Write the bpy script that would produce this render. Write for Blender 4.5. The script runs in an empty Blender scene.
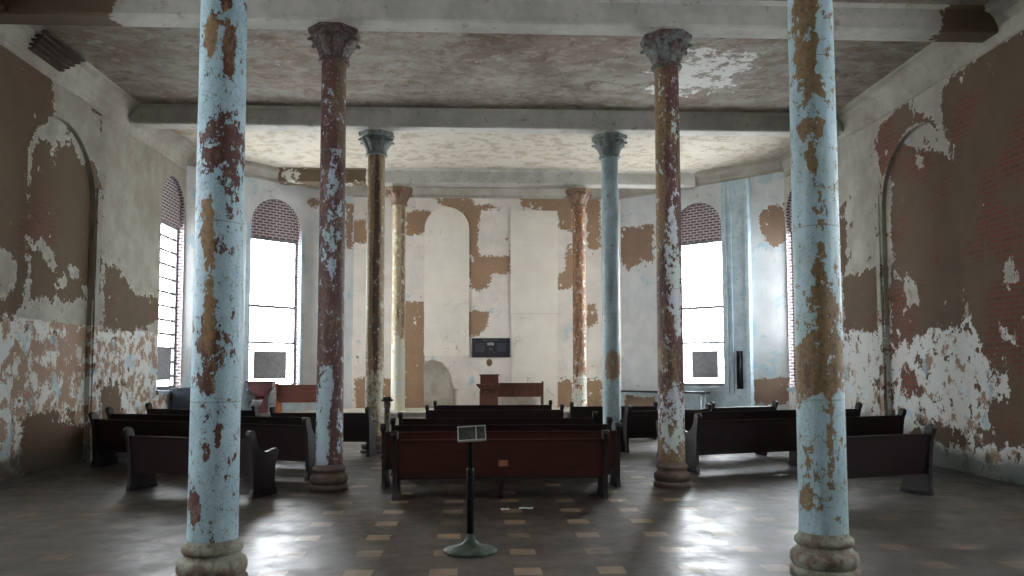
import bpy, bmesh, math, random
import numpy as np
from mathutils import Vector, Matrix
random.seed(7)
SC = bpy.context.scene
COL = SC.collection
POLYS = {'left':[[(10.83,6.47),(12.91,6.62),(13.02,5.91),(12.68,5.54),(12.48,5.2),(12.58,2.75),(12.33,2.45),(11.1,2.27)],[(12.49,5.04),(12.78,5.4),(13.24,5.37),(13.71,5.65),(14.08,5.43),(14.45,5.4),(14.7,5.0),(14.83,3.1),(14.42,2.92),(13.4,2.82),(12.66,2.8)],[(14.26,6.61),(14.68,6.64),(14.69,6.36),(14.38,6.41)],[(14.87,3.67),(15.57,3.65),(16.18,3.28),(17.56,3.2),(17.75,2.81),(16.57,2.48),(14.95,2.4)],[(12.51,0.88),(13.52,1.0),(13.73,0.8),(14.35,0.69),(14.82,0.88),(14.88,-0.04),(12.49,-0.04)],[(14.9,1.37),(15.76,1.4),(15.83,1.02),(15.86,0.57),(15.07,0.57)]],'right':[[(14.52,5.88),(14.3,6.32),(13.49,6.45),(12.97,6.11),(12.54,5.86),(12.24,6.32),(11.7,6.42),(9.69,6.52),(10.05,0.59),(11.58,0.47),(11.8,0.67),(11.44,0.79),(11.54,1.14),(11.02,1.25),(11.0,1.57),(11.35,1.65),(11.71,2.27),(12.01,2.61),(12.13,2.27),(12.48,2.28),(13.05,2.31),(13.69,2.08),(14.38,2.0),(14.36,2.95),(14.13,4.34),(14.07,5.47),(14.29,5.33)],[(15.97,3.62),(14.62,3.56),(14.61,2.39),(16.04,2.43)],[(16.11,5.14),(15.79,5.08),(15.73,3.91),(15.84,3.61),(16.1,3.64)],[(14.5,3.64),(14.32,3.61),(14.35,2.0),(14.32,0.69),(14.65,0.48)],[(13.79,0.46),(12.99,0.78),(12.44,0.73),(12.13,0.67),(12.14,0.42),(13.8,0.26)],[(13.95,1.59),(13.49,1.63),(13.45,1.31),(13.75,1.09),(13.97,1.35)]],'back':[[(-1.68,6.57),(-0.53,6.67),(-0.39,6.4),(0.48,6.35),(0.51,6.29),(-0.24,6.26),(-0.3,5.38),(-0.24,4.92),(0.57,4.9),(0.57,5.24),(0.68,5.25),(0.68,4.4),(-0.47,4.37),(-0.53,4.08),(-0.59,5.53),(-0.76,6.02),(-1.25,6.34)],[(0.94,6.65),(3.25,6.76),(3.24,5.11),(2.86,5.11),(2.87,6.23),(2.46,6.22),(2.45,5.64),(2.07,5.75),(1.96,6.16),(0.94,6.36)],[(2.22,5.25),(2.45,5.31),(2.44,3.95),(1.89,3.95),(1.95,4.41),(2.24,4.53)],[(-2.37,6.18),(-1.62,6.25),(-1.68,5.72),(-2.02,5.49),(-2.36,5.52)],[(-4.02,5.88),(-3.51,6.0),(-3.44,5.28),(-3.95,5.28)],[(-0.58,3.33),(0.05,3.33),(-0.01,2.93),(-0.24,2.62),(-0.58,2.67)],[(-0.59,4.51),(0.13,4.52),(0.05,4.08),(-0.24,3.88),(-0.58,4.05)],[(-2.44,3.64),(-1.84,3.56),(-1.77,1.08),(-1.09,1.02),(-1.03,0.52),(-2.41,0.52)],[(1.91,1.3),(2.4,1.36),(2.39,0.5),(1.9,0.5)],[(2.8,1.36),(3.23,1.35),(3.22,0.5),(2.79,0.5)],[(2.82,3.57),(3.08,3.57),(3.19,2.94),(2.81,2.85)],[(-3.77,1.45),(-2.73,1.42),(-2.72,0.52),(-3.76,0.53)]],'cright':[[(4.87,5.77),(3.8,5.72),(3.76,4.67),(4.21,4.71),(4.62,4.46),(4.88,4.77)],[(0.72,5.6),(0.37,5.81),(0.01,5.78),(-0.07,4.86),(0.27,4.7),(0.65,5.15)],[(0.87,1.38),(-0.03,1.48),(-0.02,0.8),(0.88,0.77)],[(4.73,0.93),(3.78,0.86),(3.78,0.53),(4.73,0.5)]],'cleft':[[(3.34,6.28),(4.53,6.58),(4.71,6.27),(3.41,6.12)],[(4.57,6.33),(4.81,6.34),(4.83,5.07),(4.59,5.19)]],'keep_left':[[(11.55,3.53),(12.17,3.29),(12.13,3.01),(11.94,2.81),(11.61,2.66)],[(12.82,3.87),(13.09,3.82),(13.36,3.46),(13.44,3.27),(13.12,3.36),(12.8,3.64)],[(13.75,3.52),(14.17,3.43),(14.18,3.27),(13.83,3.28)],[(13.57,3.32),(13.8,3.21),(13.71,3.09),(13.51,3.17)],[(14.26,3.17),(14.63,3.12),(14.49,2.96)]],'keep_right':[[(13.63,5.87),(13.05,5.92),(12.53,5.62),(12.17,5.21),(12.23,5.09),(12.72,5.4),(13.48,5.65)],[(12.53,6.13),(12.32,5.82),(12.2,5.52),(12.47,5.63),(12.63,5.92)],[(13.68,3.34),(13.34,3.12),(13.27,2.76),(13.65,2.67),(13.83,2.99)],[(11.01,3.21),(10.81,3.24),(10.75,2.91),(10.98,2.91)],[(11.13,2.29),(10.83,2.2),(10.81,1.98),(11.08,2.03)],[(13.23,5.42),(13.08,5.38),(13.09,5.15),(13.21,5.22)],[(12.05,2.74),(11.86,2.53),(11.96,0.84),(12.12,0.75)]]}

# ------------------------------------------------------------------ node helpers
class NB:
    def __init__(s, name):
        s.m = bpy.data.materials.new(name); s.m.use_nodes = True
        s.t = s.m.node_tree; s.t.nodes.clear()
        s.out = s.t.nodes.new('ShaderNodeOutputMaterial')
        s.pos = s.t.nodes.new('ShaderNodeNewGeometry').outputs['Position']
    def put(s, sock, v):
        if v is None: return
        if isinstance(v, bpy.types.NodeSocket): s.t.links.new(v, sock)
        elif isinstance(v, (tuple, list)):
            n = len(sock.default_value)
            sock.default_value = tuple(v)[:n] if len(v) >= n else tuple(v) + (1.0,) * (n - len(v))
        else: sock.default_value = v
    def math(s, op, a, b=None, c=None, clamp=False):
        n = s.t.nodes.new('ShaderNodeMath'); n.operation = op; n.use_clamp = clamp
        for i, v in enumerate((a, b, c)): s.put(n.inputs[i], v)
        return n.outputs[0]
    def add(s, a, b): return s.math('ADD', a, b)
    def mul(s, a, b): return s.math('MULTIPLY', a, b)
    def step(s, v, lo, hi):
        n = s.t.nodes.new('ShaderNodeMapRange'); n.interpolation_type = 'SMOOTHSTEP'
        s.put(n.inputs[0], v); n.inputs[1].default_value = lo; n.inputs[2].default_value = hi
        return n.outputs[0]
    def scale(s, vec, sc):
        n = s.t.nodes.new('ShaderNodeVectorMath'); n.operation = 'MULTIPLY'
        s.put(n.inputs[0], vec); n.inputs[1].default_value = sc; return n.outputs[0]
    def shift(s, vec, off):
        n = s.t.nodes.new('ShaderNodeVectorMath'); n.operation = 'ADD'
        s.put(n.inputs[0], vec); n.inputs[1].default_value = off; return n.outputs[0]
    def noise(s, scale, detail=4, rough=.6, vec=None, dist=0, off=None):
        n = s.t.nodes.new('ShaderNodeTexNoise'); n.inputs['Scale'].default_value = scale
        n.inputs['Detail'].default_value = detail; n.inputs['Roughness'].default_value = rough
        n.inputs['Distortion'].default_value = dist
        v = vec if vec is not None else s.pos
        if off: v = s.shift(v, off)
        s.put(n.inputs['Vector'], v); return n.outputs[0]
    def vor(s, scale, feature='F1', vec=None, rnd=1):
        n = s.t.nodes.new('ShaderNodeTexVoronoi'); n.feature = feature; n.inputs['Scale'].default_value = scale
        n.inputs['Randomness'].default_value = rnd
        s.put(n.inputs['Vector'], vec if vec is not None else s.pos)
        return n.outputs[0]
    def warp(s, vec, sc, amt, off=(0, 0, 0)):
        n = s.t.nodes.new('ShaderNodeTexNoise'); n.inputs['Scale'].default_value = sc; n.inputs['Detail'].default_value = 4
        s.put(n.inputs['Vector'], s.shift(vec, off))
        c = n.outputs['Color']; v = s.t.nodes.new('ShaderNodeVectorMath'); v.operation = 'SUBTRACT'; s.put(v.inputs[0], c); v.inputs[1].default_value = (.5, .5, .5)
        return s.addv(s.scale(v.outputs[0], (amt,) * 3), vec)
    def addv(s, a, c):
        n = s.t.nodes.new('ShaderNodeVectorMath'); n.operation = 'ADD'; s.put(n.inputs[0], a); s.put(n.inputs[1], c); return n.outputs[0]
    def mix(s, f, a, b):
        n = s.t.nodes.new('ShaderNodeMix'); n.data_type = 'RGBA'
        s.put(n.inputs[0], f); s.put(n.inputs[6], a); s.put(n.inputs[7], b); return n.outputs[2]
    def attr(s, name):
        n = s.t.nodes.new('ShaderNodeAttribute'); n.attribute_name = name; return n
    def sep(s, v):
        n = s.t.nodes.new('ShaderNodeSeparateXYZ'); s.put(n.inputs[0], v); return n.outputs
    def comb(s, x, y, z):
        n = s.t.nodes.new('ShaderNodeCombineXYZ')
        for i, v in enumerate((x, y, z)): s.put(n.inputs[i], v)
        return n.outputs[0]
    def brick(s, vec, c1, c2, mortar, w, h, ms=.012, smooth=.2):
        n = s.t.nodes.new('ShaderNodeTexBrick'); s.put(n.inputs['Vector'], vec)
        s.put(n.inputs['Color1'], c1); s.put(n.inputs['Color2'], c2); s.put(n.inputs['Mortar'], mortar)
        n.inputs['Scale'].default_value = 1; n.inputs['Mortar Size'].default_value = ms
        n.inputs['Mortar Smooth'].default_value = smooth
        n.inputs['Brick Width'].default_value = w; n.inputs['Row Height'].default_value = h
        return n.outputs['Color'], n.outputs['Fac']
    def bsdf(s, col, rough=.8, metal=0, bump=None, bs=.3, bd=.01, spec=None, coat=None):
        n = s.t.nodes.new('ShaderNodeBsdfPrincipled')
        s.put(n.inputs['Base Color'], col); s.put(n.inputs['Roughness'], rough); s.put(n.inputs['Metallic'], metal)
        if spec is not None: s.put(n.inputs['Specular IOR Level'], spec)
        if bump is not None:
            b = s.t.nodes.new('ShaderNodeBump'); b.inputs['Strength'].default_value = bs
            b.inputs['Distance'].default_value = bd; s.put(b.inputs['Height'], bump)
            s.t.links.new(b.outputs[0], n.inputs['Normal'])
        s.t.links.new(n.outputs[0], s.out.inputs[0]); return s.m
def rgb(r, g, b):
    f = lambda c: (c / 255 / 12.92) if c / 255 <= .04045 else ((c / 255 + .055) / 1.055) ** 2.4
    return (f(r), f(g), f(b), 1)

# ------------------------------------------------------------------ materials
def plaster_mat(name, c1, c2, bare, dado=None, blue=.0, ochre=.0, chips=.35, baseband=None, bricky=.6, amp=.55, grime=1.0):
    b = NB(name)
    n1 = b.noise(1.1, 8, .68, dist=.3); n2 = b.noise(5, 6, .7, off=(3, 7, 1)); n3 = b.noise(2.2, 5, .6, off=(11, 2, 5))
    fine = b.noise(22, 4, .7)
    f = b.attr('bare').outputs['Fac']; uv = b.attr('wall_uv').outputs['Vector']
    z = b.sep(b.pos)[2]
    n9 = b.noise(13, 5, .7, off=(1, 1, 6))
    d = b.add(f, b.add(b.mul(b.math('SUBTRACT', n1, .5), amp), b.add(b.mul(b.math('SUBTRACT', n2, .5), amp * 1.0), b.mul(b.math('SUBTRACT', n9, .5), .35))))
    m = b.step(d, -.012, .012)
    # scattered chips of fallen plaster close to the bare ground
    cn = b.noise(4.2, 5, .62, off=(5, 1, 9))
    low = b.step(z, 2.6, 2.2)
    chip = b.step(b.add(b.add(cn, b.mul(b.step(f, -.8, 0), .08)), b.mul(low, .05)), .745 - chips * .09, .755 - chips * .09)
    m = b.math('MAXIMUM', m, b.mul(chip, b.step(f, -3.2, -.4)))
    # flakes of plaster left on the bare ground
    keep = b.step(b.add(b.noise(3.3, 6, .65, off=(1, 14, 2)), b.mul(b.step(f, .6, .05), .06)), .69, .70)
    m = b.mul(m, b.math('SUBTRACT', 1, keep))
    base = b.mix(b.step(n3, .35, .65), c1, c2)
    base = b.mix(b.mul(b.step(b.noise(.7, 5, .7, off=(4, 4, 4)),   .42, .68), .5 * grime), base, tuple(x * .55 for x in c2[:3]) + (1,))
    streak = b.noise(3, 5, .7, vec=b.scale(b.pos, (1.6, 1.6, .22)), off=(0, 3, 0))
    base = b.mix(b.mul(b.step(streak,   .52, .75), .45 * grime), base, tuple(x * .6 for x in c1[:3]) + (1,))
    if dado:
        zl = b.step(b.add(z, b.mul(b.math('SUBTRACT', n2, .5), .12)), 2.48, 2.44)
        dc = b.mix(b.step(n3, .4, .6), dado, rgb(205, 205, 200))
        base = b.mix(zl, base, dc)
        if ochre:
            on = b.noise(3.1, 7, .7, off=(8, 8, 2))
            base = b.mix(b.mul(zl, b.mul(b.step(on, .60 - ochre * .1, .64 - ochre * .1), .85)), base, b.mix(fine, rgb(150, 108, 62), rgb(118, 84, 58)))
    if blue:
        bn = b.noise(1.5, 6, .65, off=(2, 9, 7))
        if dado: bn = b.math('SUBTRACT', bn, b.mul(b.math('SUBTRACT', 1, zl), .3))
        base = b.mix(b.mul(b.step(bn, .60 - blue * .12, .66 - blue * .12), .75), base, rgb(160, 186, 196))
    crack = b.vor(.8, 'DISTANCE_TO_EDGE', vec=b.warp(b.pos, 1.2, 1.6))
    ck = b.mul(b.step(crack, .008, .001), b.step(n1, .52, .62))
    base = b.mix(b.mul(ck, .6), base, rgb(70, 64, 58))
    base = b.mix(b.mul(b.step(d, -.06, -.012), .35), base, rgb(225, 222, 214))
    base = b.mix(b.mul(b.step(fine, .66, .72), .4), base, rgb(110, 100, 88))
    # bare ground: brown scratch coat with courses of red brick showing through
    bc, bf = b.brick(uv, rgb(124, 62, 48), rgb(100, 54, 44), rgb(100, 82, 66), .24, .085, .018, .4)
    vn = b.noise(.55, 4, .6, off=(9, 3, 3))
    bm = b.mul(b.step(b.add(vn, b.mul(b.math('SUBTRACT', fine, .5), .3)), .52, .6), bricky)
    g = b.mix(b.noise(2.5, 6, .7, off=(0, 5, 5)), tuple(x * .72 for x in bare[:3]) + (1,), tuple(min(1, x * 1.25) for x in bare[:3]) + (1,))
    g = b.mix(b.mul(b.step(fine, .58, .7), .35), g, tuple(x * .5 for x in bare[:3]) + (1,))
    g = b.mix(bm, g, bc)
    col = b.mix(m, base, g)
    if baseband:
        bb = b.step(b.add(z, b.mul(b.math('SUBTRACT', n1, .5), .5)), .42, .24)
        col = b.mix(b.mul(bb, .85), col, baseband)
    h = b.add(b.mul(b.math('SUBTRACT', 1, m), 1), b.add(b.mul(fine, .15), b.mul(b.mul(m, b.mul(bm, bf)), -.5)))
    return b.bsdf(col, b.add(.72, b.mul(m, .2)), bump=h, bs=.6, bd=.012)

def ceiling_mat():
    b = NB('ceiling_peeling_plaster')
    n1 = b.noise(.9, 8, .7, dist=.4); n2 = b.noise(3.5, 7, .72, off=(4, 1, 0)); fine = b.noise(14, 5, .7)
    n4 = b.noise(.45, 4, .6, off=(7, 2, 0))
    y = b.sep(b.pos)[1]
    c = b.mix(b.step(n1, .35, .65), rgb(152, 146, 136), rgb(128, 120, 108))
    c = b.mix(b.mul(b.step(n2, .5, .62), .65), c, rgb(116, 98, 82))
    c = b.mix(b.mul(b.step(b.add(n4, b.mul(b.math('SUBTRACT', n2, .5), .5)), .5, .62), .5), c, rgb(132, 104, 86))
    c = b.mix(b.mul(b.step(fine, .6, .68), .5), c, rgb(90, 80, 70))
    st = b.noise(2.6, 8, .74, vec=b.scale(b.pos, (.8, 1.2, 1)), off=(20, 3, 0), dist=.5)
    c = b.mix(b.mul(b.step(st, .53, .57), .5), c, rgb(168, 162, 146))
    c = b.mix(b.mul(b.step(st, .46, .42), .55), c, rgb(112, 94, 76))
    c = b.mix(b.mul(b.step(b.noise(1.6, 6, .7, off=(3, 33, 0)), .60, .63), .55), c, rgb(84, 66, 54))
    far = b.step(y, 15.6, 16.2)
    c = b.mix(b.mul(far, .72), c, b.mix(b.step(n2, .48, .6), rgb(188, 182, 166), rgb(160, 150, 130)))
    # white flakes over the right of the second bay
    f = b.attr('bare').outputs['Fac']
    w = b.step(b.add(f, b.add(b.mul(b.math('SUBTRACT', n1, .5), 1.6), b.mul(b.math('SUBTRACT', n2, .5), 1.8))), .0, .03)
    c = b.mix(b.mul(w, b.step(n2, .44, .5)), c, rgb(214, 214, 208))
    wf = b.step(b.noise(2.1, 7, .68, off=(31, 5, 0)), .64, .66)
    c = b.mix(b.mul(wf, .6), c, rgb(186, 184, 174))
    return b.bsdf(c, .85, bump=b.add(b.mul(n2, .8), b.mul(w, .5)), bs=.5, bd=.012)

def beam_mat():
    b = NB('beam_plaster')
    n1 = b.noise(1.2, 7, .68); n2 = b.noise(5, 6, .7, off=(3, 0, 0)); f = b.attr('bare').outputs['Fac']
    c = b.mix(b.step(n1, .38, .62), rgb(190, 188, 180), rgb(168, 166, 158))
    c = b.mix(b.mul(b.step(n2, .58, .66), .5), c, rgb(112, 100, 88))
    d = b.add(f, b.add(b.mul(b.math('SUBTRACT', n1, .5), .9), b.mul(b.math('SUBTRACT', n2, .5), .5)))
    m = b.step(d, -.01, .015)
    g = b.mix(b.noise(3, 5, .7), rgb(84, 68, 52), rgb(104, 88, 68))
    c = b.mix(m, c, g)
    return b.bsdf(c, .85, bump=b.add(n2, b.mul(m, -1)), bs=.4, bd=.01)

def column_mat(name, paint, paint2, rust, ochre, crackle=1.0):
    b = NB(name)
    cov = b.attr('cov').outputs['Fac']; und = b.attr('under').outputs['Fac']
    p = b.scale(b.pos, (1, 1, .7))
    n1 = b.noise(6.5, 8, .66, vec=p, dist=.2); n2 = b.noise(16, 6, .7, vec=p, off=(3, 3, 3)); n3 = b.noise(2.5, 5, .6, off=(7, 2, 1)); n4 = b.noise(38, 4, .7, vec=p)
    d = b.add(b.mul(cov, .62), b.add(b.mul(b.math('SUBTRACT', n1, .5), 3.6), b.add(b.mul(b.math('SUBTRACT', n2, .5), 4.4), b.mul(b.math('SUBTRACT', n4, .5), 1.2))))
    m = b.step(d, -.03, .03)
    ed = b.vor(24, 'DISTANCE_TO_EDGE', vec=b.warp(p, 9, .12))
    ck = b.mul(b.step(b.add(ed, b.mul(b.math('SUBTRACT', n2, .5), .16)), .035, -.01), b.step(b.add(n3, b.mul(n1, .3)), .46, .62))
    m = b.mul(m, b.math('SUBTRACT', 1, b.mul(ck, .9 * crackle)))
    seam = b.math('FRACT', b.mul(b.sep(b.pos)[2], .72))
    pc = b.mix(b.step(n3, .35, .65), paint, paint2)
    pc = b.mix(b.mul(b.step(n4, .55, .7), .3), pc, tuple(x * .7 for x in paint[:3]) + (1,))
    pc = b.mix(b.mul(b.step(n2, .60, .68), .4), pc, rgb(222, 224, 220))
    pc = b.mix(b.mul(b.step(seam, .008, .003), .5), pc, rgb(70, 60, 52))
    u = b.math('ADD', und, b.mul(b.math('SUBTRACT', b.noise(9, 6, .75, vec=b.scale(b.pos, (1, 1, .3))), .5), 4.2))
    uc = b.mix(b.step(u, .2, .8), rust, ochre)
    uc = b.mix(b.mul(b.step(n4, .50, .62), .5), uc, rgb(48, 32, 26))
    uc = b.mix(b.mul(b.step(b.noise(12, 5, .7, off=(9, 9, 9)), .54, .62), .35), uc, rgb(150, 132, 110))
    c = b.mix(m, uc, pc)
    dk = b.mul(b.mul(b.step(d, .10, .03), b.step(d, -.05, .03)), .35)
    c = b.mix(dk, c, rgb(60, 46, 40))
    return b.bsdf(c, b.add(.62, b.mul(m, -.2)), bump=b.add(m, b.mul(n2, .4)), bs=.7, bd=.006)

def mottled(name, a, c, k, sc=6, rough=.7, metal=0, amt=.5):
    b = NB(name)
    n1 = b.noise(sc, 6, .65); n2 = b.noise(sc * 3, 5, .7, off=(2, 5, 1))
    col = b.mix(b.step(n1, .4, .6), a, c)
    col = b.mix(b.mul(b.step(n2, .52, .64), amt), col, k)
    return b.bsdf(col, rough, metal, bump=n2, bs=.4, bd=.005)

def wood(name, a, c, rough=.32, stretch=(1.2, 14, 14)):
    b = NB(name)
    tc = b.t.nodes.new('ShaderNodeTexCoord').outputs['Object']
    n1 = b.noise(1.6, 6, .6, vec=b.scale(tc, stretch), dist=.4); n2 = b.noise(1.5, 4, .6, vec=tc)
    col = b.mix(b.step(n1, .3, .7), a, c)
    col = b.mix(b.mul(b.step(n2, .45, .7), .4), col, tuple(x * 1.5 for x in c[:3]) + (1,))
    ns = b.noise(30, 3, .6, vec=tc)
    return b.bsdf(col, b.add(rough - .08, b.mul(b.noise(4, 4, .6, vec=tc), .2)), bump=b.add(n1, b.mul(ns, .3)), bs=.08, bd=.004)

def plain(name, col, rough=.6, metal=0, sc=10, var=.25, bs=.15):
    b = NB(name); n = b.noise(sc, 5, .65)
    c = b.mix(b.step(n, .35, .65), col, tuple(x * (1 - var) for x in col[:3]) + (1,))
    return b.bsdf(c, rough, metal, bump=n, bs=bs, bd=.004)

def floor_mat():
    b = NB('floor_tiles')
    x, y, z = b.sep(b.pos); T = .2286
    tx = b.math('FLOOR', b.math('DIVIDE', b.add(x, .067), T)); ty = b.math('FLOOR', b.math('DIVIDE', b.add(y, -6.33), T))
    fx = b.math('FRACT', b.math('DIVIDE', b.add(x, .067 + 2286 * .1), T)); fy = b.math('FRACT', b.math('DIVIDE', b.add(y, -6.33 + 228.6), T))
    mx = b.math('COMPARE', b.math('WRAP', tx, 3, 0), 0, .1)
    my = b.math('COMPARE', b.math('WRAP', ty, 3, 0), 0, .1)
    lt = b.mul(mx, my)
    wn = b.t.nodes.new('ShaderNodeTexWhiteNoise'); b.put(wn.inputs['Vector'], b.comb(tx, ty, 0)); r = wn.outputs[0]
    n1 = b.noise(.8, 6, .65); n2 = b.noise(6, 6, .7); n3 = b.noise(30, 4, .7); n5 = b.noise(2.4, 6, .7, off=(5, 5, 0))
    dark = b.mix(r, rgb(56, 48, 42), rgb(70, 61, 53))
    light = b.mix(r, rgb(164, 138, 108), rgb(136, 114, 92))
    side0 = b.step(b.math('ABSOLUTE', b.add(x, -.1)), 1.5, 3.5)
    c = b.mix(b.mul(lt, b.math('SUBTRACT', 1, b.mul(side0, .5))), dark, light)
    c = b.mix(b.mul(b.step(n2, .45, .7), .4), c, rgb(66, 62, 56))
    side = b.step(b.math('ABSOLUTE', b.add(x, -.1)), 1.2, 4.5)
    c = b.mix(b.mul(b.step(b.add(n1, b.mul(side, .13)), .45, .68), .72), c, b.mix(n5, rgb(70, 67, 60), rgb(56, 54, 50)))
    e = b.math('MINIMUM', b.math('MINIMUM', fx, b.math('SUBTRACT', 1, fx)), b.math('MINIMUM', fy, b.math('SUBTRACT', 1, fy)))
    g = b.mul(b.step(e, .02, .008), b.step(n2, .4, .55))
    c = b.mix(b.mul(g, .5), c, rgb(38, 35, 32))
    deb = b.step(b.noise(9, 3, .5, off=(3, 1, 0)), .735, .75)
    c = b.mix(b.mul(deb, .3), c, rgb(130, 126, 116))
    rough = b.add(.33, b.add(b.mul(b.step(n5, .38, .68), .16), b.mul(n2, .06)))
    return b.bsdf(c, rough, bump=b.add(b.mul(n5, 1.0), b.add(b.mul(n3, .04), b.mul(g, -.3))), bs=.2, bd=.012, spec=.55)

M = {}
M['wall_left'] = plaster_mat('wall_left_plaster', rgb(160, 156, 144), rgb(144, 140, 126), rgb(98, 82, 62), dado=rgb(200, 206, 204), blue=.3, ochre=1.1, chips=.3, baseband=rgb(74, 70, 60), bricky=.35)
M['wall_right'] = plaster_mat('wall_right_plaster', rgb(176, 173, 164), rgb(158, 154, 142), rgb(100, 83, 66), dado=rgb(206, 212, 210), blue=.25, ochre=.5, chips=.6, baseband=rgb(92, 102, 96), bricky=.8)
M['wall_back'] = plaster_mat('wall_back_plaster', rgb(226, 218, 208), rgb(214, 206, 196), rgb(156, 128, 102), blue=-.05, chips=.0, bricky=.1, amp=.22, grime=.35)
M['wall_canted'] = plaster_mat('wall_canted_plaster', rgb(206, 208, 208), rgb(194, 198, 200), rgb(138, 116, 98), blue=.4, chips=.0, bricky=.15, amp=.35, grime=.5)
M['niche_l'] = plaster_mat('niche_left_plaster', rgb(170, 170, 158), rgb(150, 148, 134), rgb(96, 80, 60), dado=rgb(200, 204, 198), blue=.2, ochre=1.5, chips=.4, baseband=rgb(74, 70, 60), bricky=.5)
M['cream'] = plaster_mat('cream_infill', rgb(232, 225, 212), rgb(226, 218, 205), rgb(150, 120, 90), chips=-.5, bricky=0, amp=.1, grime=.15)
M['ceiling'] = ceiling_mat(); M['beam'] = beam_mat(); M['floor'] = floor_mat()
M['cornice'] = mottled('cornice_plaster', rgb(170, 166, 156), rgb(154, 149, 138), rgb(120, 104, 90), 1.2, .85, amt=.25)
b = NB('window_arch_brick'); _uv = b.attr('wall_uv').outputs['Vector']
_c, _f = b.brick(_uv, rgb(98, 62, 66), rgb(70, 50, 60), rgb(190, 182, 186), .19, .075, .018, .1)
M['brick'] = b.bsdf(b.mix(b.mul(b.noise(8, 4, .6), .3), _c, rgb(150, 140, 140)), .85, bump=_f, bs=.5, bd=-.01)
M['blue_wood'] = mottled('pale_blue_painted_wood', rgb(176, 194, 202), rgb(160, 180, 190), rgb(128, 132, 130), 3, .55, amt=.4)
M['jamb'] = mottled('window_jamb_paint', rgb(150, 160, 168), rgb(176, 176, 180), rgb(110, 86, 84), 4, .7)
M['sash'] = plain('pale_window_sash', rgb(120, 122, 124), .5)
M['dark_pane'] = plain('grey_blocked_pane', rgb(150, 152, 156), .6)
M['pew'] = wood('dark_pew_wood', rgb(24, 14, 16), rgb(36, 21, 21), .34)
M['pew_red'] = wood('reddish_pew_wood', rgb(44, 20, 15), rgb(64, 30, 20), .38)
M['pew_end'] = wood('dark_pew_end_wood', rgb(20, 13, 15), rgb(30, 20, 21), .48, (14, 14, 1.2))
M['pulpit'] = wood('pulpit_wood', rgb(70, 38, 28), rgb(96, 56, 42), .4, (12, 12, 1.5))
M['orange_wood'] = wood('orange_bench_end_wood', rgb(168, 84, 40), rgb(196, 106, 56), .4, (12, 12, 1.5))
M['bench_brown'] = wood('brown_bench_wood', rgb(84, 48, 38), rgb(106, 64, 50), .45)
M['lectern'] = wood('lectern_wood', rgb(70, 34, 36), rgb(92, 50, 50), .4, (12, 12, 1.5))
M['iron'] = plain('dark_green_iron', rgb(44, 54, 54), .45, .6)
M['iron_base'] = mottled('worn_green_iron', rgb(66, 84, 74), rgb(90, 104, 92), rgb(50, 52, 46), 9, .45, .3)
M['black'] = plain('black_board', rgb(34, 34, 42), .5, var=.15)
M['board_frame'] = plain('grey_board_frame', rgb(66, 66, 68), .5)
M['white'] = plain('white_frame_paint', rgb(236, 238, 234), .5, var=.1)
M['photo'] = mottled('grey_printed_plate', rgb(58, 70, 68), rgb(88, 98, 94), rgb(30, 36, 36), 60, .3, amt=.6)
M['text'] = plain('pale_print', rgb(178, 180, 176), .6, var=.2, sc=80)
M['text_dim'] = plain('faded_print', rgb(112, 112, 106), .6, var=.2, sc=80)
M['grey_text'] = plain('grey_print_panel', rgb(62, 62, 70), .6, var=.2, sc=60)
M['tan'] = plain('tan_paper', rgb(128, 84, 58), .7)
M['dais'] = mottled('dais_floor', rgb(196, 192, 180), rgb(172, 166, 152), rgb(130, 116, 98), 3, .6, amt=.3)
M['slate'] = plain('slate_grey_cabinet', rgb(56, 62, 74), .45)
M['slate_side'] = plain('lighter_grey_cabinet_side', rgb(104, 116, 130), .5)
M['dark_metal'] = plain('black_pipe', rgb(24, 28, 36), .4, .4)
M['cloth'] = plain('pale_cloth', rgb(190, 192, 200), .8)
M['post'] = mottled('weathered_post', rgb(120, 110, 92), rgb(70, 60, 54), rgb(40, 34, 32), 14, .6)
b = NB('clear_window_glass')
_t = b.t.nodes.new('ShaderNodeBsdfTransparent'); _t.inputs[0].default_value = (.93, .95, .96, 1)
_g = b.t.nodes.new('ShaderNodeBsdfGlossy'); _g.inputs['Roughness'].default_value = .05
_m = b.t.nodes.new('ShaderNodeMixShader'); _m.inputs[0].default_value = .05
b.t.links.new(_t.outputs[0], _m.inputs[1]); b.t.links.new(_g.outputs[0], _m.inputs[2]); b.t.links.new(_m.outputs[0], b.out.inputs[0])
M['glass'] = b.m

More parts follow.
